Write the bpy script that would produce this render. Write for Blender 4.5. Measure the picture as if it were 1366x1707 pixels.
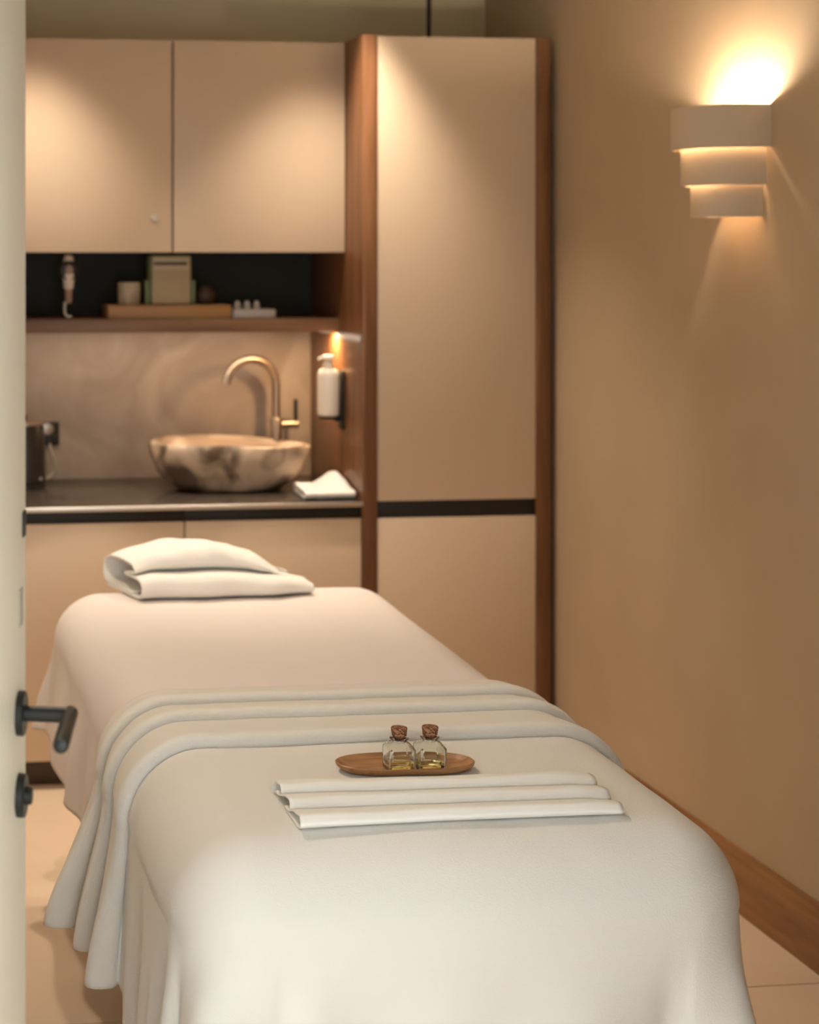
import bpy, bmesh, math, random
from math import sin, cos, pi, hypot
from mathutils import Vector, Matrix, noise
random.seed(7)
for o in list(bpy.data.objects): bpy.data.objects.remove(o)
sc = bpy.context.scene
C = sc.collection

# ------------------------------------------------------------------ camera, world, lights, exposure
TH = math.atan(322/2750)
cam = bpy.data.cameras.new('camera'); co = bpy.data.objects.new('camera', cam); C.objects.link(co)
co.location = (0, 0, 1.7); co.rotation_euler = (pi/2, 0, -TH)
cam.sensor_fit = 'AUTO'; cam.sensor_width = 36.0
cam.lens = 2750/1707*36.0
cam.shift_x = (683-97)/1707; cam.shift_y = -(853.5-410)/1707
cam.clip_start = 0.05
cam.dof.use_dof = True; cam.dof.focus_distance = 2.84; cam.dof.aperture_fstop = 3.7
sc.camera = co

w = bpy.data.worlds.new('world'); sc.world = w; w.use_nodes = True
bg = w.node_tree.nodes['Background']; bg.inputs[0].default_value = (0.93, 1.0, 1.05, 1); bg.inputs[1].default_value = 4.4

def spot(x, y, z, watts, deg, blend, col, tx, ty, tz, size=0.04):
    l = bpy.data.lights.new('downlight_or_fill', 'SPOT'); l.energy = watts; l.spot_size = math.radians(deg); l.spot_blend = blend
    l.color = col; l.shadow_soft_size = size
    o = bpy.data.objects.new('downlight_or_fill', l); C.objects.link(o); o.location = (x, y, z)
    o.rotation_euler = (Vector((tx, ty, tz))-Vector((x, y, z))).to_track_quat('-Z', 'Y').to_euler()
WARM = (1.0, 0.84, 0.67)
spot(0.52, 4.98, 2.69, 88, 78, 0.9, WARM, 0.52, 4.96, 0)
spot(1.47, 4.93, 2.69, 92, 80, 0.9, WARM, 1.46, 4.90, 0)
spot(0.95, 4.72, 2.69, 36, 66, 1.0, WARM, 0.95, 4.56, 0)
spot(0.20, 3.40, 2.69, 66, 130, 0.9, WARM, 0.20, 3.40, 0)  # added fill lamp with no known source, brightens the bed's left side

vs = sc.view_settings; vs.view_transform = 'Standard'; vs.look = 'None'; vs.gamma = 1; vs.use_curve_mapping = False; vs.exposure = 0.0

# ------------------------------------------------------------------ materials
def mat(name, col, rough=0.5, col2=None, scale=(1, 1, 1), nscale=6, detail=4, bump=0.0, bscale=200, spec=0.5, metal=0, ramp=(0.35, 0.65), sheen=0, distort=0, bdist=0.002):
    m = bpy.data.materials.new(name); m.use_nodes = True
    n = m.node_tree.nodes; k = m.node_tree.links; b = n['Principled BSDF']
    b.inputs['Base Color'].default_value = (*col, 1); b.inputs['Roughness'].default_value = rough
    b.inputs['Metallic'].default_value = metal; b.inputs['Specular IOR Level'].default_value = spec
    if sheen:
        b.inputs['Sheen Weight'].default_value = sheen; b.inputs['Sheen Roughness'].default_value = 0.6
    tc = n.new('ShaderNodeTexCoord'); mp = n.new('ShaderNodeMapping'); mp.inputs['Scale'].default_value = scale
    k.new(tc.outputs['Object'], mp.inputs['Vector'])
    if col2:
        t = n.new('ShaderNodeTexNoise'); t.inputs['Scale'].default_value = nscale; t.inputs['Detail'].default_value = detail
        t.inputs['Distortion'].default_value = distort
        k.new(mp.outputs[0], t.inputs['Vector'])
        r = n.new('ShaderNodeValToRGB'); r.color_ramp.elements[0].position = ramp[0]; r.color_ramp.elements[1].position = ramp[1]
        r.color_ramp.elements[0].color = (*col, 1); r.color_ramp.elements[1].color = (*col2, 1)
        k.new(t.outputs['Fac'], r.inputs[0]); k.new(r.outputs[0], b.inputs['Base Color'])
    if bump:
        t2 = n.new('ShaderNodeTexNoise'); t2.inputs['Scale'].default_value = bscale; t2.inputs['Detail'].default_value = 3
        k.new(mp.outputs[0], t2.inputs['Vector'])
        bp = n.new('ShaderNodeBump'); bp.inputs['Strength'].default_value = bump; bp.inputs['Distance'].default_value = bdist
        k.new(t2.outputs['Fac'], bp.inputs['Height']); k.new(bp.outputs[0], b.inputs['Normal'])
    return m
def glass(name, col, rough=0.0, ior=1.45):
    m = mat(name, col, rough); b = m.node_tree.nodes['Principled BSDF']
    b.inputs['Transmission Weight'].default_value = 1; b.inputs['IOR'].default_value = ior
    return m
def emis(name, col, s):
    m = mat(name, col); b = m.node_tree.nodes['Principled BSDF']
    b.inputs['Emission Color'].default_value = (*col, 1); b.inputs['Emission Strength'].default_value = s
    return m
M_lam = mat('beige_laminate', (0.69, 0.54, 0.39), 0.42, spec=0.4)
M_wall = mat('wall_paint', (0.50, 0.375, 0.245), 0.85, (0.47, 0.35, 0.225), nscale=3, bump=0.08, bscale=160)
M_wallb = mat('wall_paint_doorway_tint', (0.66, 0.57, 0.38), 0.9)  # same paint as the other walls, greenish doorway light mixed into the colour
M_walll = mat('wall_bounce_pale', (0.72, 0.66, 0.56), 0.85)  # unseen left wall, lightened to bounce fill onto the bed
M_ceil = mat('ceiling_paint', (0.70, 0.66, 0.58), 0.9)
M_wood = mat('walnut_vertical', (0.155, 0.066, 0.026), 0.32, (0.26, 0.12, 0.055), scale=(9, 9, 0.7), nscale=3, detail=6, distort=0.6)
M_woodh = mat('walnut_horizontal', (0.13, 0.065, 0.032), 0.45, (0.20, 0.105, 0.055), scale=(0.7, 9, 9), nscale=3, detail=6, distort=0.5)
M_base = mat('baseboard_wood', (0.20, 0.085, 0.024), 0.40, (0.32, 0.15, 0.05), scale=(9, 0.8, 9), nscale=3, detail=6, distort=0.5)
M_dark = mat('dark_niche_panel', (0.036, 0.036, 0.026), 0.6, (0.048, 0.047, 0.035), nscale=5, spec=0.2)
M_stone = mat('dark_stone_top', (0.042, 0.032, 0.024), 0.24, (0.055, 0.043, 0.033), nscale=30, spec=0.7)
M_black = mat('black_recess', (0.012, 0.010, 0.008), 0.5)
M_kick = mat('dark_plinth', (0.060, 0.035, 0.018), 0.5, (0.075, 0.045, 0.022), scale=(1, 8, 8), nscale=4)
M_plaster = mat('taupe_plaster', (0.30, 0.228, 0.172), 0.7, (0.42, 0.335, 0.265), nscale=3.2, detail=7, distort=1.6, ramp=(0.36, 0.66), bump=0.1, bscale=60)
M_tile = mat('floor_tile', (0.70, 0.535, 0.385), 0.45, (0.73, 0.565, 0.415), nscale=4, bump=0.03, bscale=80)
M_grout = mat('grout', (0.24, 0.15, 0.09), 0.9)
M_sheet = mat('cotton_sheet', (0.80, 0.73, 0.685), 0.9, bump=0.12, bscale=900, spec=0.15, sheen=0.1)
M_blank = mat('terry_blanket', (0.78, 0.755, 0.69), 0.95, bump=0.55, bscale=520, spec=0.1, sheen=0.25)
M_towel = mat('terry_towel', (0.90, 0.875, 0.82), 0.95, bump=0.4, bscale=420, spec=0.1, sheen=0.2)
M_cloth = mat('hand_towel_cotton', (0.86, 0.84, 0.775), 0.9, bump=0.25, bscale=700, spec=0.1, sheen=0.15)
M_matt = mat('mattress_vinyl', (0.60, 0.55, 0.48), 0.6)
M_frame = mat('table_frame', (0.12, 0.075, 0.045), 0.5)
M_door = mat('cream_door', (0.90, 0.87, 0.72), 0.45, spec=0.4)
M_hblk = mat('black_handle_metal', (0.012, 0.014, 0.012), 0.42, spec=0.35)
M_grey = mat('grey_plate', (0.45, 0.42, 0.33), 0.5)
M_shade = mat('sconce_plaster', (0.62, 0.495, 0.355), 0.85, bump=0.1, bscale=120)
M_bulb = emis('bulb_glow', (1.0, 0.85, 0.66), 850)
M_pale_strip = emis('pale_strip_glow', (0.42, 0.34, 0.29), 0.55)
M_strip = emis('led_strip', (1.0, 0.80, 0.60), 25)
M_ledspot = emis('led_spot', (1.0, 0.66, 0.34), 700)
M_alu = mat('aluminium', (0.70, 0.66, 0.60), 0.4, metal=1)
M_steel = mat('brushed_bronze_steel', (0.46, 0.38, 0.30), 0.36, metal=1)
M_rock = mat('river_stone', (0.12, 0.078, 0.05), 0.45, (0.62, 0.47, 0.34), nscale=7, detail=6, distort=0.8, ramp=(0.41, 0.58), bump=0.3, bscale=30, bdist=0.004)
M_rocki = mat('river_stone_polished', (0.46, 0.33, 0.23), 0.28, (0.56, 0.42, 0.31), nscale=5)
M_white = mat('white_plastic', (0.84, 0.76, 0.64), 0.35)
M_cream = mat('cream_ceramic', (0.50, 0.43, 0.31), 0.5, (0.36, 0.29, 0.19), nscale=14, ramp=(0.45, 0.62))
M_rgreen = mat('sage_green_case', (0.20, 0.24, 0.12), 0.5)
M_rfront = mat('cream_speaker_front', (0.46, 0.37, 0.23), 0.7, bump=0.3, bscale=500)
M_rlight = mat('cream_strip', (0.55, 0.47, 0.33), 0.6)
M_block = mat('oak_block', (0.36, 0.19, 0.07), 0.5, (0.46, 0.26, 0.11), scale=(1, 9, 9), nscale=4, detail=5)
M_tray = mat('acacia_tray', (0.26, 0.115, 0.04), 0.42, (0.44, 0.225, 0.10), scale=(2.2, 16, 16), nscale=4, detail=6, distort=0.9)
M_cork = mat('cork', (0.085, 0.026, 0.010), 0.85, (0.40, 0.18, 0.08), nscale=300, detail=3, ramp=(0.45, 0.60), bump=0.5, bscale=300)
M_glass = glass('clear_glass', (0.97, 0.98, 0.95))
M_oil = glass('golden_oil', (0.93, 0.80, 0.32), 0.0, 1.40)
M_pink = mat('rose_metal', (0.42, 0.26, 0.19), 0.35)
M_brown = mat('brown_ceramic', (0.07, 0.042, 0.025), 0.5)
M_kettle = mat('kettle_black', (0.022, 0.017, 0.012), 0.35)
M_wbox = mat('white_card', (0.62, 0.58, 0.52), 0.6)

# ------------------------------------------------------------------ helpers
def tag(o, label=None, cat=None, group=None, kind=None):
    if label: o['label'] = label
    if cat: o['category'] = cat
    if group: o['group'] = group
    if kind: o['kind'] = kind
    return o
def thing(name, loc, label, cat, group=None):
    o = bpy.data.objects.new(name, None); C.objects.link(o); o.location = loc; o.empty_display_size = 0.05
    return tag(o, label, cat, group)
def wloc(p):
    v = Vector((0, 0, 0))
    while p: v += p.location; p = p.parent
    return v
def obj(name, bm, m, parent=None, smooth=False, label=None):
    bmesh.ops.recalc_face_normals(bm, faces=bm.faces[:])
    xs = [v.co for v in bm.verts]
    lo = Vector((min(v.x for v in xs), min(v.y for v in xs), min(v.z for v in xs)))
    hi = Vector((max(v.x for v in xs), max(v.y for v in xs), max(v.z for v in xs)))
    org = Vector(((lo.x+hi.x)/2, (lo.y+hi.y)/2, lo.z))
    bmesh.ops.translate(bm, verts=bm.verts[:], vec=-org)
    me = bpy.data.meshes.new(name); bm.to_mesh(me); bm.free()
    for mm in (m if isinstance(m, (list, tuple)) else [m]): me.materials.append(mm)
    if smooth:
        for p in me.polygons: p.use_smooth = True
        if smooth != 'all': me.set_sharp_from_angle(angle=math.radians(40))
    o = bpy.data.objects.new(name, me); C.objects.link(o)
    o.location = org - wloc(parent); o.parent = parent
    if label: o['label'] = label
    return o
def bm_box(x0, x1, y0, y1, z0, z1, bev=0, seg=2, bm=None):
    b = bmesh.new()
    bmesh.ops.create_cube(b, size=1, matrix=Matrix.Translation(((x0+x1)/2, (y0+y1)/2, (z0+z1)/2)) @ Matrix.Diagonal((x1-x0, y1-y0, z1-z0, 1)))
    if bev: bmesh.ops.bevel(b, geom=b.edges[:], offset=bev, segments=seg, affect='EDGES', profile=0.5)
    if bm is not None:
        t = bpy.data.meshes.new('t'); b.to_mesh(t); b.free(); bm.from_mesh(t); bpy.data.meshes.remove(t); return bm
    return b
def box(name, x0, x1, y0, y1, z0, z1, m, parent=None, bev=0.0015, seg=2, label=None):
    return obj(name, bm_box(x0, x1, y0, y1, z0, z1, bev, seg), m, parent, smooth=bool(bev), label=label)
def bm_lathe(cx, cy, prof, n=32, bm=None, capb=True, capt=True):
    """prof = [(radius, z)] bottom to top (may turn inside)"""
    bm = bm or bmesh.new(); rings = []
    for r, z in prof:
        rings.append([bm.verts.new((cx+r*cos(2*pi*i/n), cy+r*sin(2*pi*i/n), z)) for i in range(n)])
    for a, b in zip(rings, rings[1:]):
        for i in range(n):
            bm.faces.new((a[i], a[(i+1) % n], b[(i+1) % n], b[i]))
    if capb: bm.faces.new(rings[0])
    if capt: bm.faces.new(rings[-1])
    return bm
def bm_tube(pts, rad, n=16, bm=None, flat=False):
    """round tube along points; rad number or list"""
    bm = bm or bmesh.new(); pts = [Vector(p) for p in pts]
    rs = rad if isinstance(rad, (list, tuple)) else [rad]*len(pts)
    rings = []; up = None
    for i, p in enumerate(pts):
        d = (pts[min(i+1, len(pts)-1)]-pts[max(i-1, 0)]).normalized()
        if up is None: up = d.orthogonal().normalized()
        else: up = (up - d*up.dot(d)).normalized()
        s = d.cross(up)
        rings.append([bm.verts.new(p+rs[i]*(up*cos(2*pi*k/n)+s*sin(2*pi*k/n))) for k in range(n)])
    for a, b in zip(rings, rings[1:]):
        for k in range(n): bm.faces.new((a[k], a[(k+1) % n], b[(k+1) % n], b[k]))
    bm.faces.new(rings[0]); bm.faces.new(rings[-1])
    return bm
def bm_grid(P):
    """P[i][j] world points -> open quad surface"""
    bm = bmesh.new(); V = [[bm.verts.new(p) for p in row] for row in P]
    for a, b in zip(V, V[1:]):
        for j in range(len(a)-1): bm.faces.new((a[j], a[j+1], b[j+1], b[j]))
    return bm
def lerp(x, xs, ys):
    if x <= xs[0]: return ys[0]
    for a, b, c, d in zip(xs, xs[1:], ys, ys[1:]):
        if x <= b: return c+(d-c)*(x-a)/(b-a)
    return ys[-1]
def sstep(a, b, x):
    t = min(1, max(0, (x-a)/(b-a))); return t*t*(3-2*t)
def catmull(pts, per=6):
    out = []; n = len(pts)
    for i in range(n-1):
        p0, p1, p2, p3 = pts[max(i-1, 0)], pts[i], pts[i+1], pts[min(i+2, n-1)]
        for k in range(per):
            t = k/per
            out.append(tuple(0.5*(2*b+(c-a)*t+(2*a-5*b+4*c-d)*t*t+(3*b-a-3*c+d)*t**3) for a, b, c, d in zip(p0, p1, p2, p3)))
    out.append(tuple(pts[-1])); return out
def solid(o, th, off=1.0):
    md = o.modifiers.new('solid', 'SOLIDIFY'); md.thickness = th; md.offset = off; md.use_even_offset = False
    return o
N3 = lambda x, y, z=0.0: noise.noise(Vector((x, y, z)))

# ------------------------------------------------------------------ the room
XW, YB, ZC, XL, YD = 2.225, 5.74, 2.72, -0.18, 1.30
def struct(o, label, cat): return tag(o, label, cat, kind='structure')
fl = struct(box('floor', XL-0.1, XW+0.1, -1.2, YB+0.1, -0.06, -0.003, M_grout, None, 0), 'beige large-format tiled floor with thin dark joints', 'floor')
tx = [XL, 0.05, 0.85, 1.65, XW]; ty = [-1.2, 0.375, 1.975, 3.575, 5.175, YB]
for x0, x1 in zip(tx, tx[1:]):
    for y0, y1 in zip(ty, ty[1:]):
        box('tile', x0+0.0015, x1-0.0015, y0+0.0018, y1-0.0018, -0.0029, 0, M_tile, fl, 0.0008, 1)
struct(box('ceiling', XL-0.1, XW+0.1, -1.2, YB+0.1, ZC, ZC+0.08, M_ceil, None, 0), 'plain pale ceiling of the treatment room, carried over the corridor to block steep light', 'ceiling')  # corridor part added, unseen, to cut steep daylight at the doorway
struct(box('wall_right', XW, XW+0.1, YD, YB+0.1, 0, ZC, M_wall, None, 0), 'plain warm beige wall carrying the wall lamp', 'wall')
struct(box('wall_left', XL-0.1, XL, YD, YB+0.1, 0, ZC, M_walll, None, 0), 'plain wall behind the open door, made pale to bounce fill light', 'wall')
wb = struct(box('wall_back', XL, XW, YB+0.012, YB+0.1, 0, ZC, M_black, None, 0), 'beige rear wall with doorway tint in its colour, seen above the cabinets', 'wall')
box('panel', XL, 2.008, YB, YB+0.012, 0, ZC, M_wallb, wb, 0.001)
box('panel', 2.026, XW, YB, YB+0.012, 0, ZC, M_wallb, wb, 0.001)
bm = bm_box(XL-0.1, -0.03, YD-0.14, YD, 0, ZC); bm_box(0.84, XW+0.1, YD-0.14, YD, 0, ZC, bm=bm); bm_box(-0.03, 0.84, YD-0.14, YD, 2.105, ZC, bm=bm)
struct(obj('wall_front', bm, M_wall), 'beige wall with the doorway the room is seen through', 'wall')
# baseboard: profile swept along the right wall
bm = bmesh.new()
prof = [(0, 0), (-0.016, 0), (-0.016, 0.135), (-0.013, 0.143), (-0.013, 0.150), (-0.008, 0.158), (0, 0.160)]
ra = [bm.verts.new((XW+x, YD, z)) for x, z in prof]; rb = [bm.verts.new((XW+x, 5.60, z)) for x, z in prof]
for i in range(len(prof)): j = (i+1) % len(prof); bm.faces.new((ra[i], ra[j], rb[j], rb[i]))
bm.faces.new(ra); bm.faces.new(rb)
struct(obj('baseboard_right', bm, M_base), 'brown wooden skirting board with stepped top along right wall', 'baseboard')

# door, seen along its face: a = distance from latch edge towards hinge, b = out of the face
DL = Vector((0.208, 2.140)); DD = Vector((-0.254, -0.967)).normalized(); DN = Vector((0.967, -0.254)).normalized()
def dp(a, b, z): q = DL+DD*a+DN*b; return Vector((q.x, q.y, z))
def dbox(a0, a1, b0, b1, z0, z1, bev=0.001):
    bm = bm_box(a0, a1, b0, b1, z0, z1, bev)
    for v in bm.verts: v.co = dp(v.co.x, v.co.y, v.co.z)
    return bm
d1 = thing('door_1', (*DL, 0), 'cream painted door standing open along the left picture edge', 'door'); d1['kind'] = 'structure'
obj('door_leaf', dbox(0, 0.86, -0.042, 0, 0.006, 2.10, 0.002), M_door, d1, True)
def dcyl(a, z, b0, b1, r, n=32):
    bm = bmesh.new(); A = []; prof = [(r, b0), (r, b1-0.0015), (r-0.0015, b1)]
    for rr, b in prof: A.append([bm.verts.new(dp(a+rr*cos(2*pi*i/n), b, z+rr*sin(2*pi*i/n))) for i in range(n)])
    for p, q in zip(A, A[1:]):
        for i in range(n): bm.faces.new((p[i], p[(i+1) % n], q[(i+1) % n], q[i]))
    bm.faces.new(A[0]); bm.faces.new(A[-1]); return bm
ha, hz = 0.060, 1.108
hd = obj('handle', dcyl(ha, hz, 0.0, 0.009, 0.028), M_hblk, d1, True, 'black round rose with lever')
obj('neck', bm_tube([dp(ha, 0.009, hz), dp(ha, 0.072, hz)], 0.0098, 24), M_hblk, hd, True)
lev = [dp(ha+t, 0.066+0.05*max(t, 0), hz) for t in (-0.0098, 0, 0.03, 0.08, 0.125, 0.131, 0.1335)]
obj('lever', bm_tube(lev, [0.0096, 0.0098, 0.0098, 0.0098, 0.0098, 0.0085, 0.005], 24), M_hblk, hd, True)
kr = obj('key_rosette', dcyl(ha, 1.004, 0.0, 0.010, 0.027), M_hblk, d1, True, 'black round keyhole cover')
obj('thumb_turn', dcyl(ha, 1.004, 0.010, 0.018, 0.011), M_hblk, kr, True)
obj('latch_plate', dbox(0.008, 0.030, 0, 0.0022, 1.325, 1.358), M_hblk, d1, True, 'small black plate near door edge')
obj('cover_plate', dbox(0.028, 0.058, 0, 0.0012, 1.215, 1.262), M_grey, d1, True, 'small grey plate near door edge')

# ------------------------------------------------------------------ cabinets
ZT, ZW = 2.371, 0.884
# tall cupboard
YF = 5.12
t = thing('tall_cupboard', (1.89, 5.43, 0), 'full-height beige cupboard framed by walnut side panels beside right wall', 'cupboard')
box('side_panel', 1.578, 1.6255, YF-0.006, YB-0.004, 0, ZT+0.004, M_wood, t, label='left walnut side panel')
box('side_panel', 2.158, 2.203, YF-0.006, YB-0.004, 0, ZT, M_wood, t, label='right walnut side panel')
box('carcass', 1.6255, 2.158, YF+0.022, YB-0.005, 0.088, ZT-0.003, M_black, t)
box('door', 1.628, 2.1555, YF, YF+0.020, 0.8835, ZT, M_lam, t, 0.0012, label='tall upper door')
box('door', 1.628, 2.1555, YF, YF+0.020, 0.090, 0.8275, M_lam, t, 0.0012, label='lower door')
box('grip_channel', 1.6255, 2.158, YF+0.012, YF+0.0218, 0.8295, 0.8815, M_black, t, 0.0005, label='black recessed grip band')
box('plinth', 1.6255, 2.158, YF+0.05, YF+0.07, 0, 0.087, M_kick, t)
# base cupboards
def base_unit(x0, x1, label):
    t = thing('base_cupboard', ((x0+x1)/2, 5.43, 0), label, 'cupboard', 'beige base cupboards under the worktop')
    box('carcass', x0, x1, YF+0.024, YB-0.002, 0.088, 0.866, M_black, t, 0.0005)
    box('door', x0+0.0015, x1-0.0015, YF+0.001, YF+0.021, 0.090, 0.8295, M_lam, t, 0.0012)
    box('grip_channel', x0, x1, YF+0.012, YF+0.0238, 0.832, 0.866, M_black, t, 0.0005, label='black recessed grip band')
    box('plinth', x0, x1, YF+0.055, YF+0.075, 0, 0.0875, M_kick, t, label='dark recessed plinth')
base_unit(0.44, 1.001, 'beige base cupboard left of the lower door seam, behind the bed head')
base_unit(1.003, 1.5765, 'beige base cupboard right of the lower door seam, beside the walnut panel')
wt = tag(box('worktop', 0.42, 1.5775, YF-0.008, YB-0.001, 0.867, ZW, M_stone, None, 0.002, 2), 'dark stone worktop with a light-catching front edge under basin', 'worktop')
box('edge_highlight', 0.42, 1.5775, YF-0.013, YF-0.0082, 0.869, ZW, M_alu, wt, 0.003, 3, label='pale metallic strip standing in for the edge highlight')  # added metal strip, stands in for the highlight on the stone edge
box_l = tag(box('end_panel', 0.372, 0.419, YF-0.006, YB-0.001, 0, ZT, M_wood, None), 'walnut end panel closing the cabinet run behind the door', 'panel')
# wall cupboards
YU = 5.30
def wall_unit(x0, x1, label, knob=None):
    t = thing('wall_cupboard', ((x0+x1)/2, 5.52, 1.68), label, 'cupboard', 'beige wall cupboards above the shelf')
    box('carcass', x0, x1, YU+0.022, YB-0.001, 1.6805, ZT-0.002, M_lam, t, 0.0005)
    d = box('door', x0+0.0022, x1-0.0022, YU, YU+0.020, 1.679, ZT, M_lam, t, 0.0012)
    if knob:
        q = obj('lock', bm_rot_lathe(knob, YU, 1.790), M_alu, d, True, 'small round metal lock')
    return t
def bm_rot_lathe(x, y, z):
    bm = bm_lathe(0, 0, [(0.0115, 0), (0.0115, 0.004), (0.010, 0.006), (0.005, 0.006), (0.005, 0.010), (0.003, 0.011)], 24)
    for v in bm.verts: v.co = Vector((x+v.co.x, y-v.co.z, z+v.co.y))
    return bm
wall_unit(0.42, 0.995, 'beige wall cupboard with small round lock, left of the seam', 0.937)
wall_unit(0.999, 1.5765, 'beige wall cupboard without lock, next to the walnut upright')
# splashback, dark niche back, shelf
tag(box('splashback', 0.42, 1.5775, YB-0.008, YB-0.001, ZW+0.0005, 1.412, M_plaster, None, 0), 'mottled taupe plaster splashback behind the stone basin', 'splashback')
tag(box('niche_back_panel', 0.42, 1.5775, YB-0.008, YB-0.001, 1.4595, 1.679, M_dark, None, 0), 'dark green-black back panel of the open shelf niche', 'panel')
tag(box('wall_shelf', 0.42, 1.5775, 5.38, YB-0.001, 1.4135, 1.459, M_woodh, None, 0.0015), 'walnut shelf under the wall cupboards holding small items', 'shelf')
# slim pale strip with a faint glow, on the panel under the shelf
t = thing('pale_strip', (1.565, 5.25, 1.388), 'slim pale glowing strip on walnut panel above soap dispenser', 'lamp')
box('strip_back', 1.5705, 1.5775, 5.125, 5.378, 1.3925, 1.4125, M_alu, t, 0.001)
box('strip_face', 1.5675, 1.5703, 5.127, 5.376, 1.3945, 1.4105, M_pale_strip, t, 0.0008)
t = thing('under_shelf_lights', (1.0, 5.5, 1.40), 'warm light strip and end spotlight fixed under the walnut shelf', 'lamp')
box('light_strip', 0.50, 1.44, 5.52, 5.545, 1.4085, 1.4134, M_strip, t, 0.0008, label='long warm light strip')
for x, y in ((1.546, 5.415),):
    s = obj('spot_ring', bm_lathe(x, y, [(0.020, 1.4085), (0.024, 1.4085), (0.024, 1.4134), (0.018, 1.4134)], 24, None, False, False), M_alu, t, True)
    obj('spot_lens', bm_lathe(x, y, [(0.0195, 1.4095), (0.0195, 1.4105)], 24), M_ledspot, s)

# ------------------------------------------------------------------ massage table and linen
BX, BW, TOP = 0.919, 0.441, 0.800
YH, YFt = 4.33, 2.345           # head end, foot end
t = thing('massage_table', (BX, 3.33, 0), 'white-draped massage table standing across the middle of the room', 'massage table')
obj('mattress', bm_box(BX-BW+0.016, BX+BW-0.016, YFt+0.016, YH-0.016, 0.56, TOP-0.010, 0.105, 6), M_matt, t, True)
box('frame', BX-0.30, BX+0.30, YFt+0.10, YH-0.10, 0.48, 0.5595, M_frame, t, 0.006)
for sx in (-1, 1):
    for y in (2.62, 4.02):
        box('leg', BX+sx*0.24-0.035, BX+sx*0.24+0.035, y-0.035, y+0.035, 0.0, 0.4795, M_frame, t, 0.004)

def warp(p):
    k = p.y-3.2
    p.x = BX+(p.x-BX)*(1+0.030*k)+0.020*k
    return p
for o in t.children:
    if o.name.startswith('mattress'):
        for v in o.data.vertices:
            q = warp(o.matrix_basis @ v.co + t.location); v.co = q-t.location-o.location
def drape(qx, qy, W, y0, y1, r, top, flare=0.03, hang=None):
    """cloth point (qx,qy) -> position, outward normal, drop along the side, corner angle"""
    ix0, ix1, iy0, iy1 = BX-W+r, BX+W-r, y0+r, y1-r
    nx, ny = min(max(qx, ix0), ix1), min(max(qy, iy0), iy1)
    dx, dy = qx-nx, qy-ny; e = hypot(dx, dy)
    if e < 1e-7: return Vector((qx, qy, top)), Vector((0, 0, 1)), 0.0, 0.0, (0, 0)
    n = Vector((dx/e, dy/e, 0)); L = r*pi/2
    if e < L:
        ph = e/r; pos = Vector((nx, ny, top))+n*(r*sin(ph))-Vector((0, 0, r*(1-cos(ph))))
        return pos, n*sin(ph)+Vector((0, 0, cos(ph))), 0.0, math.atan2(abs(dy), abs(dx)), (dx, dy)
    s = e-L
    if hang and s > hang: s = hang+(s-hang)*0.12
    pos = Vector((nx, ny, top))+n*(r+flare*s)-Vector((0, 0, r+s))
    return pos, n, s, math.atan2(abs(dy), abs(dx)), (dx, dy)

# sheet: covers the whole mattress, hangs to about 0.46
def build_sheet():
    r = 0.12; W = BW; hx = r*pi/2+0.225
    x0, x1 = BX-W+r-hx, BX+W-r+hx; y0, y1 = 3.02, YH-r+r*pi/2+0.16
    nx, ny = 150, 210; P = []
    for i in range(ny+1):
        qy = y0+(y1-y0)*i/ny; row = []
        for j in range(nx+1):
            qx = x0+(x1-x0)*j/nx
            p, n, s, a, (dx, dy) = drape(qx, qy, W, YFt, YH, r, TOP, 0.11*sstep(3.2, 3.6, qy) if qx < BX else 0.03*sstep(3.2, 3.6, qy), 0.225)
            if s > 0:
                k = sstep(0, 0.16, s)*sstep(3.1, 3.45, qy)
                wv = 0.008*sin(qy*21+1.2*sin(qy*7))+0.006*N3(qy*9, qx*3)
                if dy > 0 and abs(dx) > 0: wv += 0.03*sin(2*a)*sstep(0, 0.3, s) + 0.012*sin(a*9)
                p = p+n*(k*(wv+0.004))
            else:
                p = p+n*(0.0022*N3(qx*5, qy*3, 4)+0.0012*N3(qx*14, qy*5, 9))
            row.append(warp(p))
        P.append(row)
    o = obj('bed_sheet', bm_grid(P), M_sheet, None, 'all'); solid(o, 0.002)
    tag(o, 'smooth pale sheet over the head half of the massage table', 'sheet')
build_sheet()

# blanket: pleated across the middle of the bed, hanging over sides and foot
PLEATS = [(2.865, 0.022), (3.020, 0.022), (3.128, 0.020)]
def blanket_profile():
    pts = []; r = 0.12; yb = YFt-0.012
    y = yb+r-(r*pi/2+0.52)
    ys = []
    while y < PLEATS[0][0]-0.03: ys.append(y); y += 0.0125
    pts += [(y, 0.0) for y in ys]
    edge = 3.222
    for k, (y0, h) in enumerate(PLEATS):
        nxt = PLEATS[k+1][0] if k+1 < len(PLEATS) else edge
        pts += [(y0-0.012, 0.0005 if k == 0 else 0.005), (y0+0.004, 0.0005 if k == 0 else 0.0048), (y0+0.009, 0.0025 if k == 0 else 0.006), (y0+0.001, 0.0055), (y0-0.0055, h*0.36), (y0-0.0068, h*0.62), (y0-0.0052, h*0.84), (y0+0.001, h*0.965), (y0+0.011, h)]
        m = 6
        for q in range(1, m+1):
            u = q/(m+1); pts.append((y0+0.011+(nxt-0.016-y0-0.011)*u, h+(0.0055-h)*(0.6*u+0.4*sstep(0, 1, u))))
    pts += [(edge-0.012, 0.0085), (edge-0.003, 0.0075), (edge+0.001, 0.004), (edge, 0.0)]
    return pts
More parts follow.
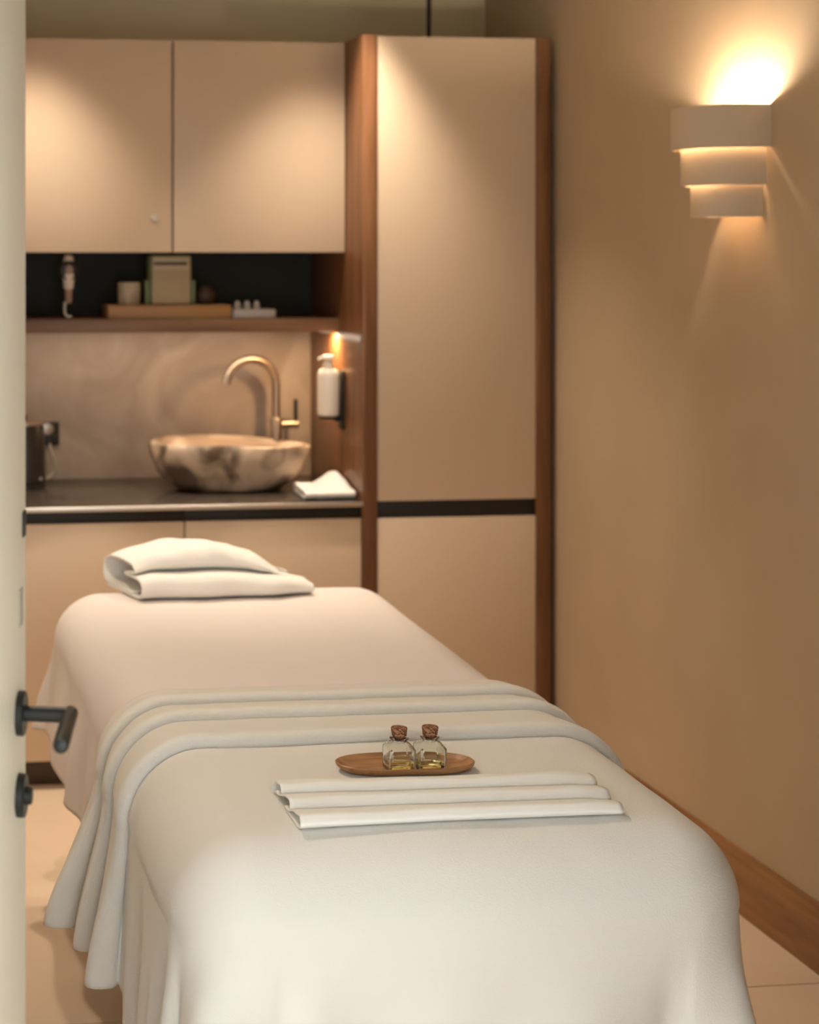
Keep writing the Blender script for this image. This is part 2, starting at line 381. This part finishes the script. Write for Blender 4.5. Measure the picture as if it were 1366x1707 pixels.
def build_blanket():
    r = 0.125; W = BW+0.012; top = TOP+0.008; yb = YFt-0.012
    eL = r*pi/2+0.282; eR = r*pi/2+0.330
    x0, x1 = BX-W+r-eL, BX+W-r+eR; nx = 190
    prof = blanket_profile(); P = []
    for y, h in prof:
        row = []
        for j in range(nx+1):
            xs0 = BX-W+r-(r*pi/2+lerp(y, [2.77, 2.83], [0.44, 0.282]))
            qx = xs0+(x1-xs0)*j/nx
            p, n, s, a, (dx, dy) = drape(qx, y, W, yb, 6.0, r, top, 0.05)
            side = dx != 0 and dy == 0
            near = sstep(2.70, 2.90, y)
            p = p+n*h
            if side and s > 0:
                k = sstep(0, 0.26, s)
                # pleats fan outwards and slightly towards the foot as they hang
                hn = h/0.022; A = lerp(y, [2.84, 2.99, 3.005, 3.10, 3.118, 3.3], [0.040, 0.040, 0.022, 0.022, 0.062, 0.062])
                B = lerp(y, [2.86, 2.90, 3.00, 3.14, 3.30], [0.0, 0.004, 0.018, 0.034, 0.075])
                p = p+n*(sstep(0, 0.30, s)*(A*hn+B))
                p = p+n*(k*(1-near)*(0.010*sin(y*27+0.6)+0.006*sin(y*55)))
            elif s > 0 and dx == 0:           # foot face: soft vertical folds
                k = sstep(0, 0.22, s)
                gl = qx-(BX-W+r); gr = BX+W-r-qx
                p = p+n*(k*(-0.030*math.exp(-((gl-0.018)/0.022)**2)+0.010*math.exp(-((gl-0.07)/0.03)**2)-0.020*math.exp(-((gr-0.03)/0.03)**2)))
                p = p+n*(k*(0.010*sin(qx*13+0.9)+0.007*sin(qx*29+1.7)+0.010*N3(qx*4, 3)))
            elif s > 0:                       # corners: surplus cloth makes cone folds
                k = sstep(0, 0.26, s); u = a/(pi/2)
                wv = (0.105 if dx < 0 else 0.050)*math.exp(-((u-0.60)/0.19)**2)-0.010*math.exp(-((u-1.0)/0.08)**2)+0.020*math.exp(-((u-0.10)/0.08)**2)-0.014*math.exp(-((u-0.24)/0.06)**2)
                p = p+n*(k*wv)
            if s == 0: p = p+n*(0.0020*N3(qx*6, y*6, 2)+0.0010*N3(qx*17, y*17, 7)+0.002)
            p.z += 0.004*N3(y*8, 5.0)*sstep(0.2, 0.3, s)
            row.append(warp(p))
        P.append(row)
    o = obj('bed_blanket', bm_grid(P), M_blank, None, 'all'); solid(o, 0.0045)
    tag(o, 'white terry blanket in pleats across the foot half of the bed', 'blanket')
build_blanket()
BT = TOP+0.008+0.0075          # top of the blanket

# pleated hand towel: one cloth folded zig-zag in three tiers
def build_hand_towel():
    z = BT
    f = [2.440, 2.499, 2.558]; prof = [(f[0]+0.085, z+0.001)]
    for k, y in enumerate(f):
        b = z+0.0015+0.004*k; h = 0.0185
        prof += [(y+0.03, b), (y+0.010, b), (y+0.001, b+0.004), (y-0.003, b+h*0.5), (y+0.001, b+h-0.004), (y+0.009, b+h), (y+0.030, b+h-0.003)]
        if k < 2: prof += [(y+0.056, b+h-0.010), (y+0.070, b+h-0.0142)]
    prof += [(f[2]+0.042, z+0.019), (f[2]+0.054, z+0.010), (f[2]+0.058, z+0.002)]
    prof = catmull(prof, 5); n = 60; P = []
    x0, x1 = 0.654, 1.172
    for i in range(n+1):
        u = i/n; row = []
        for y, zz in prof:
            x = x0+(x1-x0)*u
            tier = (y-2.44)/0.06
            xx = x+0.004*N3(y*40, 1.0)*(1-u)+(0.010*(tier-1)*u*0.4)
            yy = y+0.007*sin(u*pi*1.1+tier)*0.6-0.004+0.012*(u-0.5)*(0.6-tier*0.4)
            s = 1+0.10*N3(u*5, tier*2.0)-0.22*sstep(0.90, 1.0, u)
            row.append(Vector((xx, yy, z+0.0008+(zz-z)*s)))
        P.append(row)
    o = obj('hand_towel', bm_grid(P), M_cloth, None, 'all'); solid(o, 0.0024, 0)
    tag(o, 'white hand towel folded in three flat pleats in front of the tray', 'towel')
build_hand_towel()

# wooden tray
TX, TY = 0.906, 2.699
def build_tray():
    hw, r = 0.118, 0.050; n = 96
    def outline(sc, z):
        out = []
        for i in range(n):
            a = 2*pi*i/n; ca, sa = cos(a), sin(a)
            # stadium with slightly bulged sides
            ex = 2.6
            x = math.copysign(abs(ca)**(2/ex), ca)*hw; y = math.copysign(abs(sa)**(2/2.3), sa)*r
            q = Vector((x, y)); L = q.length; q = q*((L+sc)/L)
            out.append(Vector((TX+q.x, TY+q.y-0.012*q.x/hw*0.4, z)))
        return out
    z = BT+0.0015
    levels = [(-0.016, z), (-0.006, z+0.004), (-0.001, z+0.009), (0.0, z+0.0130), (-0.002, z+0.0142), (-0.0045, z+0.0135), (-0.010, z+0.0085), (-0.020, z+0.0060)]
    bm = bmesh.new(); R = [[bm.verts.new(p) for p in outline(s, zz)] for s, zz in levels]
    for a, b in zip(R, R[1:]):
        for i in range(n): bm.faces.new((a[i], a[(i+1) % n], b[(i+1) % n], b[i]))
    bm.faces.new(R[0]); bm.faces.new(R[-1])
    o = obj('serving_tray', bm, M_tray, None, True)
    tag(o, 'small oblong wooden tray with rounded ends holding two oil bottles', 'tray')
build_tray()
TZ = BT+0.0015+0.0062
def sq_ring(bm, cx, cy, h, z, rc, n=6):
    V = []
    for q, (sx, sy) in enumerate(((1, 1), (-1, 1), (-1, -1), (1, -1))):
        for k in range(n):
            a = q*pi/2+k/(n-1)*pi/2
            V.append(bm.verts.new((cx+sx*(h-rc)+rc*cos(a), cy+sy*(h-rc)+rc*sin(a), z)))
    return V
def skin(bm, R, cb=True, ct=True):
    n = len(R[0])
    for a, b in zip(R, R[1:]):
        for i in range(n): bm.faces.new((a[i], a[(i+1) % n], b[(i+1) % n], b[i]))
    if cb: bm.faces.new(R[0])
    if ct: bm.faces.new(R[-1])
def bottle(x, y, label, oil, tilt=0):
    t = thing('oil_bottle', (x, y, TZ), label, 'bottle', 'small corked oil bottles on the tray')
    z = TZ+0.0004; bm = bmesh.new(); h = 0.0228
    R = [sq_ring(bm, x, y, hh, z+zz, rc) for hh, zz, rc in (
        (h-0.003, 0, 0.003), (h-0.0008, 0.001, 0.004), (h, 0.003, 0.005), (h, 0.0365, 0.005), (h-0.002, 0.0398, 0.006), (0.0165, 0.0452, 0.0120), (0.0125, 0.0472, 0.01245), (0.0120, 0.0502, 0.01195),
        (0.0160, 0.0514, 0.01595), (0.0165, 0.0527, 0.01645), (0.0155, 0.0540, 0.01545), (0.0098, 0.0542, 0.00975), (0.0094, 0.0492, 0.00935), (0.0096, 0.0467, 0.00955), (0.0150, 0.0432, 0.0110), (h-0.0040, 0.0382, 0.005), (h-0.0026, 0.0352, 0.004), (h-0.0026, 0.0060, 0.004), (h-0.006, 0.0045, 0.003))]
    skin(bm, R)
    obj('glass_body', bm, M_glass, t, True)
    bm = bmesh.new(); g = h-0.0030
    R = [sq_ring(bm, x, y, hh, z+zz, 0.004) for hh, zz in ((g-0.003, 0.0050), (g, 0.0065), (g, oil), (g-0.0008, oil+0.0003))]
    skin(bm, R); obj('oil', bm, M_oil, t, True, 'golden oil in the lower part')
    bm = bm_lathe(x, y, [(0.0086, z+0.0487), (0.0091, z+0.0542), (0.0122, z+0.0565), (0.0137, z+0.0690), (0.0130, z+0.0702), (0.006, z+0.0705)], 32)
    for v in bm.verts:
        dz = v.co.z-z-0.050; v.co.x += dz*tilt
        v.co.x += 0.0004*N3(v.co.x*300, v.co.y*300, v.co.z*300)
    obj('cork', bm, M_cork, t, True, 'dark speckled cork stopper')
bottle(0.889, 2.678, 'corked square oil bottle left of its twin on the tray', 0.0185)
bottle(0.942, 2.678, 'corked square oil bottle right of its twin on the tray', 0.0165, 0.03)

# folded towel at the head end
def build_head_towel():
    z = TOP+0.0055
    prof = [(0.10, 0.004), (0.0, 0.005), (-0.085, 0.005), (-0.112, 0.012), (-0.122, 0.032), (-0.112, 0.056), (-0.085, 0.066), (-0.03, 0.066), (-0.015, 0.068), (-0.035, 0.076), (-0.062, 0.084),
            (-0.080, 0.100), (-0.070, 0.122), (-0.040, 0.134), (0.02, 0.137), (0.075, 0.128), (0.108, 0.095), (0.116, 0.055), (0.110, 0.022), (0.085, 0.012), (0.02, 0.0135), (-0.06, 0.0135)]
    prof = catmull(prof, 5); m = len(prof); n = 80; P = []
    cy = 4.215
    for i in range(n+1):
        u = i/n; row = []
        for k, (y, zz) in enumerate(prof):
            up = sstep(0.055, 0.12, zz)
            xa = 0.672-0.040*(y+0.05)/0.15; xb = 1.145-0.075*up-0.02*(y > 0.05)
            x = xa+(xb-xa)*u
            s = lerp(u, [0, 0.08, 0.25, 0.38, 0.55, 0.72, 0.85, 0.94, 1], [0.70, 0.80, 0.96, 1.0, 0.98, 0.88, 0.70, 0.50, 0.36])
            low = 1-up
            s2 = s*up+low*lerp(u, [0, 0.1, 0.5, 0.8, 1], [0.90, 1.0, 0.95, 0.75, 0.42])
            yy = y*(1-0.22*sstep(0.75, 1, u))+0.018*sin(u*pi)*up+0.012*(u)+0.010*N3(u*4, zz*12)*sstep(-0.02, -0.08, y)
            row.append(Vector((x, cy+yy, z+0.003+0.91*(zz-0.003)*s2*(0.97+0.04*N3(u*6, y*8))+0.004*N3(u*8, k*0.12)*up)))
        P.append(row)
    o = obj('bath_towel', bm_grid(P), M_towel, None, 'all'); solid(o, 0.006, 0)
    tag(o, 'thick white towel loosely folded on the head end of the bed', 'towel')
build_head_towel()

# ------------------------------------------------------------------ wall lamp
t = thing('wall_lamp', (XW, 3.985, 1.77), 'three-tiered plaster wall lamp glowing above and between its tiers', 'wall lamp')
YC = 3.985
def shell(hw, dep, z0, z1, th=0.007):
    n = 48; bm = bmesh.new(); xe = XW+0.0015
    def ring(off, z):
        out = []
        for i in range(n+1):
            a = pi*i/n; e = 2.6
            cx = math.copysign(abs(cos(a))**(2/e), cos(a)); sy = abs(sin(a))**(2/e)
            out.append(bm.verts.new((xe-(dep-off)*sy, YC-(hw-off)*cx, z)))
        return out
    A = [ring(0, z0+0.002), ring(0, z1-0.002), ring(0.002, z1), ring(th-0.002, z1), ring(th, z1-0.002), ring(th, z0+0.002), ring(th-0.002, z0), ring(0.002, z0)]
    for k in range(8):
        p, q = A[k], A[(k+1) % 8]
        for i in range(n): bm.faces.new((p[i], p[i+1], q[i+1], q[i]))
    bm.faces.new([r[0] for r in A]); bm.faces.new([r[-1] for r in A])
    return bm
obj('shade_tier', shell(0.142, 0.166, 1.945, 2.052), M_shade, t, True, 'top tier')
obj('shade_tier', shell(0.122, 0.142, 1.853, 1.960), M_shade, t, True, 'middle tier')
obj('shade_tier', shell(0.103, 0.119, 1.773, 1.868), M_shade, t, True, 'bottom tier')
box('back_plate', XW-0.010, XW, YC-0.085, YC+0.085, 1.795, 2.00, M_shade, t, 0.002)
box('holder_beam_block', XW-0.075, XW-0.0105, YC-0.085, YC-0.015, 1.925, 1.942, M_white, t, 0.002)  # unseen holder, widened to block part of the downward beam
obj('bulb', bm_lathe(XW-0.058, YC-0.052, [(0.008, 1.9422), (0.010, 1.965), (0.020, 1.985), (0.022, 2.005), (0.016, 2.022), (0.005, 2.028)], 24), M_bulb, t, True, 'glowing bulb')

# ------------------------------------------------------------------ worktop things
# stone basin: irregular boulder hollowed out
def build_basin():
    cx, cy, z0 = 1.212, 5.452, ZW+0.0005
    n = 72
    def rad(a, k): return 1+k*(0.05*cos(2*a+0.4)+0.035*cos(3*a+1.2)+0.02*cos(5*a))
    outer = [(0.13, 0.0), (0.175, 0.006), (0.212, 0.030), (0.240, 0.065), (0.258, 0.105), (0.264, 0.135), (0.260, 0.152), (0.252, 0.157)]
    inner = [(0.243, 0.153), (0.232, 0.135), (0.205, 0.095), (0.150, 0.060), (0.07, 0.048), (0.02, 0.046)]
    t = thing('stone_basin', (cx, cy, z0), 'rough brown river-stone basin standing on the dark worktop', 'basin')
    def mk(pr, rough):
        bm = bmesh.new(); R = []
        for r, z in pr:
            ring = []
            for i in range(n):
                a = 2*pi*i/n; rr = r*rad(a, 1)
                x, y = rr*cos(a), rr*sin(a)*0.70
                zz = z*(1-0.05*cos(a)-0.02*cos(2*a))
                if rough:
                    q = 0.010*N3(x*14, y*14, zz*14+3)+0.005*N3(x*40, y*40, zz*40)
                    x *= 1+q/0.2; y *= 1+q/0.2
                ring.append(bm.verts.new((cx+x, cy+y, z0+zz)))
            R.append(ring)
        skin(bm, R, True, True) if rough else skin(bm, R, False, True)
        return bm
    b1 = mk(outer+inner[:1], True)
    # remove the lid face so the bowl is open
    for f in [f for f in b1.faces if len(f.verts) > 4 and f.calc_center_median().z > z0+0.1]: b1.faces.remove(f)
    obj('outer_stone', b1, M_rock, t, True)
    obj('bowl', mk(outer[-1:]+inner, False), M_rocki, t, True, 'polished inside of the basin')
    obj('drain', bm_lathe(cx, cy, [(0.024, z0+0.0465), (0.024, z0+0.0495), (0.02, z0+0.0505)], 24), M_steel, t, True)
build_basin()
# faucet
fx, fy = 1.432, 5.655
t = thing('basin_faucet', (fx, fy, ZW), 'tall bronze gooseneck faucet with side lever behind the basin', 'faucet')
obj('body', bm_lathe(fx, fy, [(0.028, ZW+0.0005), (0.028, ZW+0.006), (0.0205, ZW+0.008), (0.0205, 1.095), (0.018, 1.099), (0.011, 1.100)], 32), M_steel, t, True)
R = 0.094; cxn = fx-R; pts = [(fx, fy, 1.095), (fx, fy, 1.15), (fx, fy, 1.19), (fx, fy, 1.212)]
for i in range(1, 25):
    a = i/24*math.radians(168); pts.append((cxn+R*cos(a), fy-0.25*(R-R*cos(a)), 1.212+R*sin(a)))
ls = Vector(pts[-1])-Vector(pts[-2]); ls.normalize(); pts.append(tuple(Vector(pts[-1])+ls*0.012))
obj('spout', bm_tube(pts, 0.0142, 20), M_steel, t, True)
hb = obj('handle', bm_tube([(fx+0.019, fy, 1.074), (fx+0.078, fy, 1.074), (fx+0.080, fy, 1.074)], [0.0135, 0.0135, 0.011], 24), M_steel, t, True)
obj('lever', bm_tube([(fx+0.070, fy, 1.087), (fx+0.070, fy, 1.160), (fx+0.070, fy, 1.162)], [0.007, 0.007, 0.005], 16), M_hblk, hb, True, 'thin black upright lever')
# soap dispenser in its bracket on the walnut panel
sx, sy = 1.528, 5.335
t = thing('soap_bracket', (1.57, sy, 1.09), 'black wall bracket on walnut panel holding the soap bottle', 'bracket')
box('back_bar', 1.5685, 1.5775, sy-0.028, sy+0.028, 1.092, 1.287, M_hblk, t, 0.003)
bm = bm_lathe(sx, sy, [(0.030, 1.1275), (0.032, 1.129), (0.032, 1.1335), (0.030, 1.1345)], 32)
bm_box(sx+0.02, 1.5690, sy-0.012, sy+0.012, 1.118, 1.1345, 0.002, bm=bm); obj('cup_holder', bm, M_hblk, t, True)
t = thing('soap_bottle', (sx, sy, 1.135), 'white cylindrical soap bottle with pump in black wall bracket', 'bottle')
obj('bottle_body', bm_lathe(sx, sy, [(0.028, 1.1352), (0.035, 1.141), (0.036, 1.150), (0.036, 1.270), (0.034, 1.282), (0.026, 1.290), (0.018, 1.293)], 36), M_white, t, True)
pm = obj('pump', bm_lathe(sx, sy, [(0.018, 1.2932), (0.0185, 1.312), (0.013, 1.314), (0.013, 1.322), (0.021, 1.324), (0.021, 1.333), (0.018, 1.337)], 28), M_white, t, True)
obj('spout', bm_tube([(sx-0.015, sy, 1.329), (sx-0.032, sy-0.004, 1.327), (sx-0.036, sy-0.005, 1.322)], [0.005, 0.0045, 0.004], 12), M_white, pm, True)
# small folded cloth on the worktop
def build_counter_cloth():
    n, m = 40, 30; z = ZW+0.003; P = []
    prof = catmull([(0.11, 0.002), (0.0, 0.003), (-0.07, 0.003), (-0.085, 0.012), (-0.075, 0.022), (0.0, 0.025), (0.08, 0.028), (0.10, 0.020), (0.085, 0.012), (0.0, 0.012)], 5)
    for i in range(n+1):
        u = i/n; row = []
        for y, zz in prof:
            lift = sstep(0.35, 0.86, u)*(1-0.45*sstep(0.88, 1, u))
            x = 1.402+0.166*u+0.012*(y+0.08)/0.2*(1-u)
            h = zz*(1+0.6*lift*sstep(-0.08, 0.05, y))+0.022*lift*sstep(-0.05, 0.09, y)*sstep(0.01, 0.024, zz)
            row.append(Vector((x, 5.245+y*(1.0)+0.004*N3(u*5, y*9), z+h+0.002*N3(u*6, y*20))))
        P.append(row)
    o = obj('face_cloth', bm_grid(P), M_towel, None, 'all'); solid(o, 0.004, 0)
    tag(o, 'small folded white cloth on the worktop corner under the soap bottle', 'cloth')
build_counter_cloth()
# kettle, socket, plug
kx, ky = 0.535, 5.56
t = thing('electric_kettle', (kx, ky, ZW), 'dark cylindrical kettle on the worktop, half hidden by the door', 'kettle')
obj('base', bm_lathe(kx, ky, [(0.070, ZW+0.0005), (0.073, ZW+0.004), (0.073, ZW+0.016), (0.068, ZW+0.018)], 36), M_kettle, t, True)
obj('body', bm_lathe(kx, ky, [(0.070, ZW+0.019), (0.074, ZW+0.024), (0.071, ZW+0.12), (0.066, ZW+0.205), (0.063, ZW+0.212)], 36), M_kettle, t, True)
ld = obj('lid', bm_lathe(kx, ky, [(0.0665, ZW+0.2125), (0.0665, ZW+0.220), (0.055, ZW+0.226), (0.0, ZW+0.228)][:3], 36), M_steel, t, True, 'metal rimmed lid')
obj('knob', bm_lathe(kx, ky, [(0.010, ZW+0.226), (0.009, ZW+0.236), (0.013, ZW+0.242), (0.010, ZW+0.247)], 20), M_kettle, ld, True)
obj('switch', bm_lathe(kx+0.050, ky-0.052, [(0.007, ZW+0.030), (0.007, ZW+0.040)], 16), M_alu, t, True)
t = thing('power_socket', (0.635, YB-0.009, 1.0), 'dark square power socket with plug on the plaster splashback', 'socket')
pl = box('plate', 0.594, 0.674, YB-0.019, YB-0.0085, 1.004, 1.086, M_kettle, t, 0.003)
obj('socket_ring', bm_lathe(0, 0, [(0.020, 0), (0.021, 0.003), (0.017, 0.004)], 24), M_steel, pl, True)
ring = pl.children[0]; ring.rotation_euler = (pi/2, 0, 0); ring.location = Vector((0.632, YB-0.0191, 1.062))-wloc(pl)
cord = catmull([(0.640, YB-0.020, 1.010), (0.642, YB-0.030, 0.990), (0.650, YB-0.034, 0.965), (0.657, YB-0.034, 0.935), (0.648, YB-0.036, 0.908), (0.622, YB-0.06, 0.8925), (0.590, YB-0.10, 0.8895)], 5)
tag(obj('kettle_cord', bm_tube(cord, 0.004, 10), M_grey, None, True), 'thin grey cord hanging from the power socket to worktop', 'cord')

# ------------------------------------------------------------------ things on the shelf
ZS = 1.4595
# riser board
tag(box('wooden_riser', 0.797, 1.213, 5.392, 5.53, ZS, ZS+0.044, M_block, None, 0.002), 'long oak riser block on the shelf under radio and cup', 'riser')
ZR = ZS+0.0445
# cup
t = thing('ceramic_cup', (0.877, 5.45, ZR), 'small mottled cream ceramic cup on the oak riser left of radio', 'cup')
obj('cup_body', bm_lathe(0.877, 5.45, [(0.034, ZR), (0.037, ZR+0.003), (0.0385, ZR+0.070), (0.0375, ZR+0.074), (0.0355, ZR+0.072), (0.034, ZR+0.010), (0.01, ZR+0.008)], 36), M_cream, t, True)
# radio
t = thing('table_radio', (1.012, 5.45, ZR), 'sage green table radio with cream front panel on oak riser', 'radio')
rb_ = box('case', 0.942, 1.084, 5.415, 5.49, ZR, ZR+0.166, M_rgreen, t, 0.012, 4)
fp = box('front_panel', 0.950, 1.076, 5.4105, 5.4149, ZR+0.004, ZR+0.160, M_rlight, t, 0.0015, label='cream front panel')
box('speaker_grille', 0.953, 1.073, 5.4085, 5.4104, ZR+0.004, ZR+0.116, M_rfront, fp, 0.0008)
box('dial_slot', 0.953, 1.066, 5.4092, 5.4104, ZR+0.132, ZR+0.142, M_brown, fp, 0.0005, label='dark dial slot')
for x0, x1 in ((0.929, 0.9415), (1.0845, 1.097)): box('side_bracket', x0, x1, 5.425, 5.480, ZR, ZR+0.082, M_rgreen, t, 0.003)
# dark pot behind
t = thing('brown_pot', (1.140, 5.47, ZR), 'small dark brown round pot on oak riser right of radio', 'pot')
obj('pot_body', bm_lathe(1.140, 5.47, [(0.020, ZR), (0.032, ZR+0.012), (0.036, ZR+0.030), (0.028, ZR+0.048), (0.018, ZR+0.056), (0.019, ZR+0.060), (0.014, ZR+0.060), (0.012, ZR+0.05)], 32), M_brown, t, True)
# white box with three vials
tag(box('white_box', 1.222, 1.366, 5.40, 5.47, ZS, ZS+0.0285, M_wbox, None, 0.002), 'flat white box on the shelf right of the oak riser', 'box')
for k, (x, lb) in enumerate(((1.243, 'leftmost small clear vial on the flat white box'), (1.276, 'middle small clear vial on the flat white box'), (1.309, 'rightmost small clear vial on the flat white box'))):
    zz = ZS+0.029
    t = thing('glass_vial', (x, 5.435, zz), lb, 'vial', 'clear vials on the white box')
    obj('vial_body', bm_lathe(x, 5.435, [(0.010, zz), (0.011, zz+0.001), (0.011, zz+0.017), (0.007, zz+0.020)], 20), M_wbox, t, True)
    obj('vial_cap', bm_lathe(x, 5.435, [(0.008, zz+0.0202), (0.008, zz+0.026), (0.006, zz+0.027)], 20), M_alu, t, True)
# ornament on stem
ox, oy = 0.672, 5.44
t = thing('shelf_ornament', (ox, oy, ZS), 'white and dark stemmed ornament with round dial on the shelf', 'ornament')
obj('foot', bm_tube(catmull([(ox-0.012, oy, ZS+0.055), (ox-0.013, oy, ZS+0.025), (ox-0.008, oy-0.004, ZS+0.008), (ox+0.010, oy-0.006, ZS+0.0055)], 5), 0.0052, 12), M_alu, t, True)
obj('stem', bm_lathe(ox, oy, [(0.009, ZS+0.050), (0.012, ZS+0.058), (0.0125, ZS+0.092), (0.012, ZS+0.096)], 24), M_pink, t, True)
obj('collar', bm_lathe(ox, oy, [(0.0125, ZS+0.0965), (0.017, ZS+0.102), (0.019, ZS+0.128), (0.025, ZS+0.140), (0.024, ZS+0.148)], 28), M_white, t, True, 'white collar')
obj('cap', bm_lathe(ox, oy, [(0.020, ZS+0.182), (0.018, ZS+0.192), (0.016, ZS+0.204), (0.010, ZS+0.210), (0.004, ZS+0.212)], 28), M_white, t, True, 'white top')
bm = bmesh.new(); n = 36; A = []
for r, b in ((0.033, 0.016), (0.033, -0.016), (0.030, -0.019), (0.021, -0.020), (0.019, -0.015)):
    A.append([bm.verts.new((ox+r*cos(2*pi*i/n), oy+b, ZS+0.160+r*sin(2*pi*i/n))) for i in range(n)])
skin(bm, A, True, True); dd = obj('dial_ring', bm, M_kettle, t, True, 'dark round ring')
bm = bmesh.new(); A = [[bm.verts.new((ox+r*cos(2*pi*i/n), oy+b, ZS+0.160+r*1.25*sin(2*pi*i/n))) for i in range(n)] for r, b in ((0.013, -0.0155), (0.012, -0.018))]
skin(bm, A, True, True); obj('dial_face', bm, M_pink, dd, True)
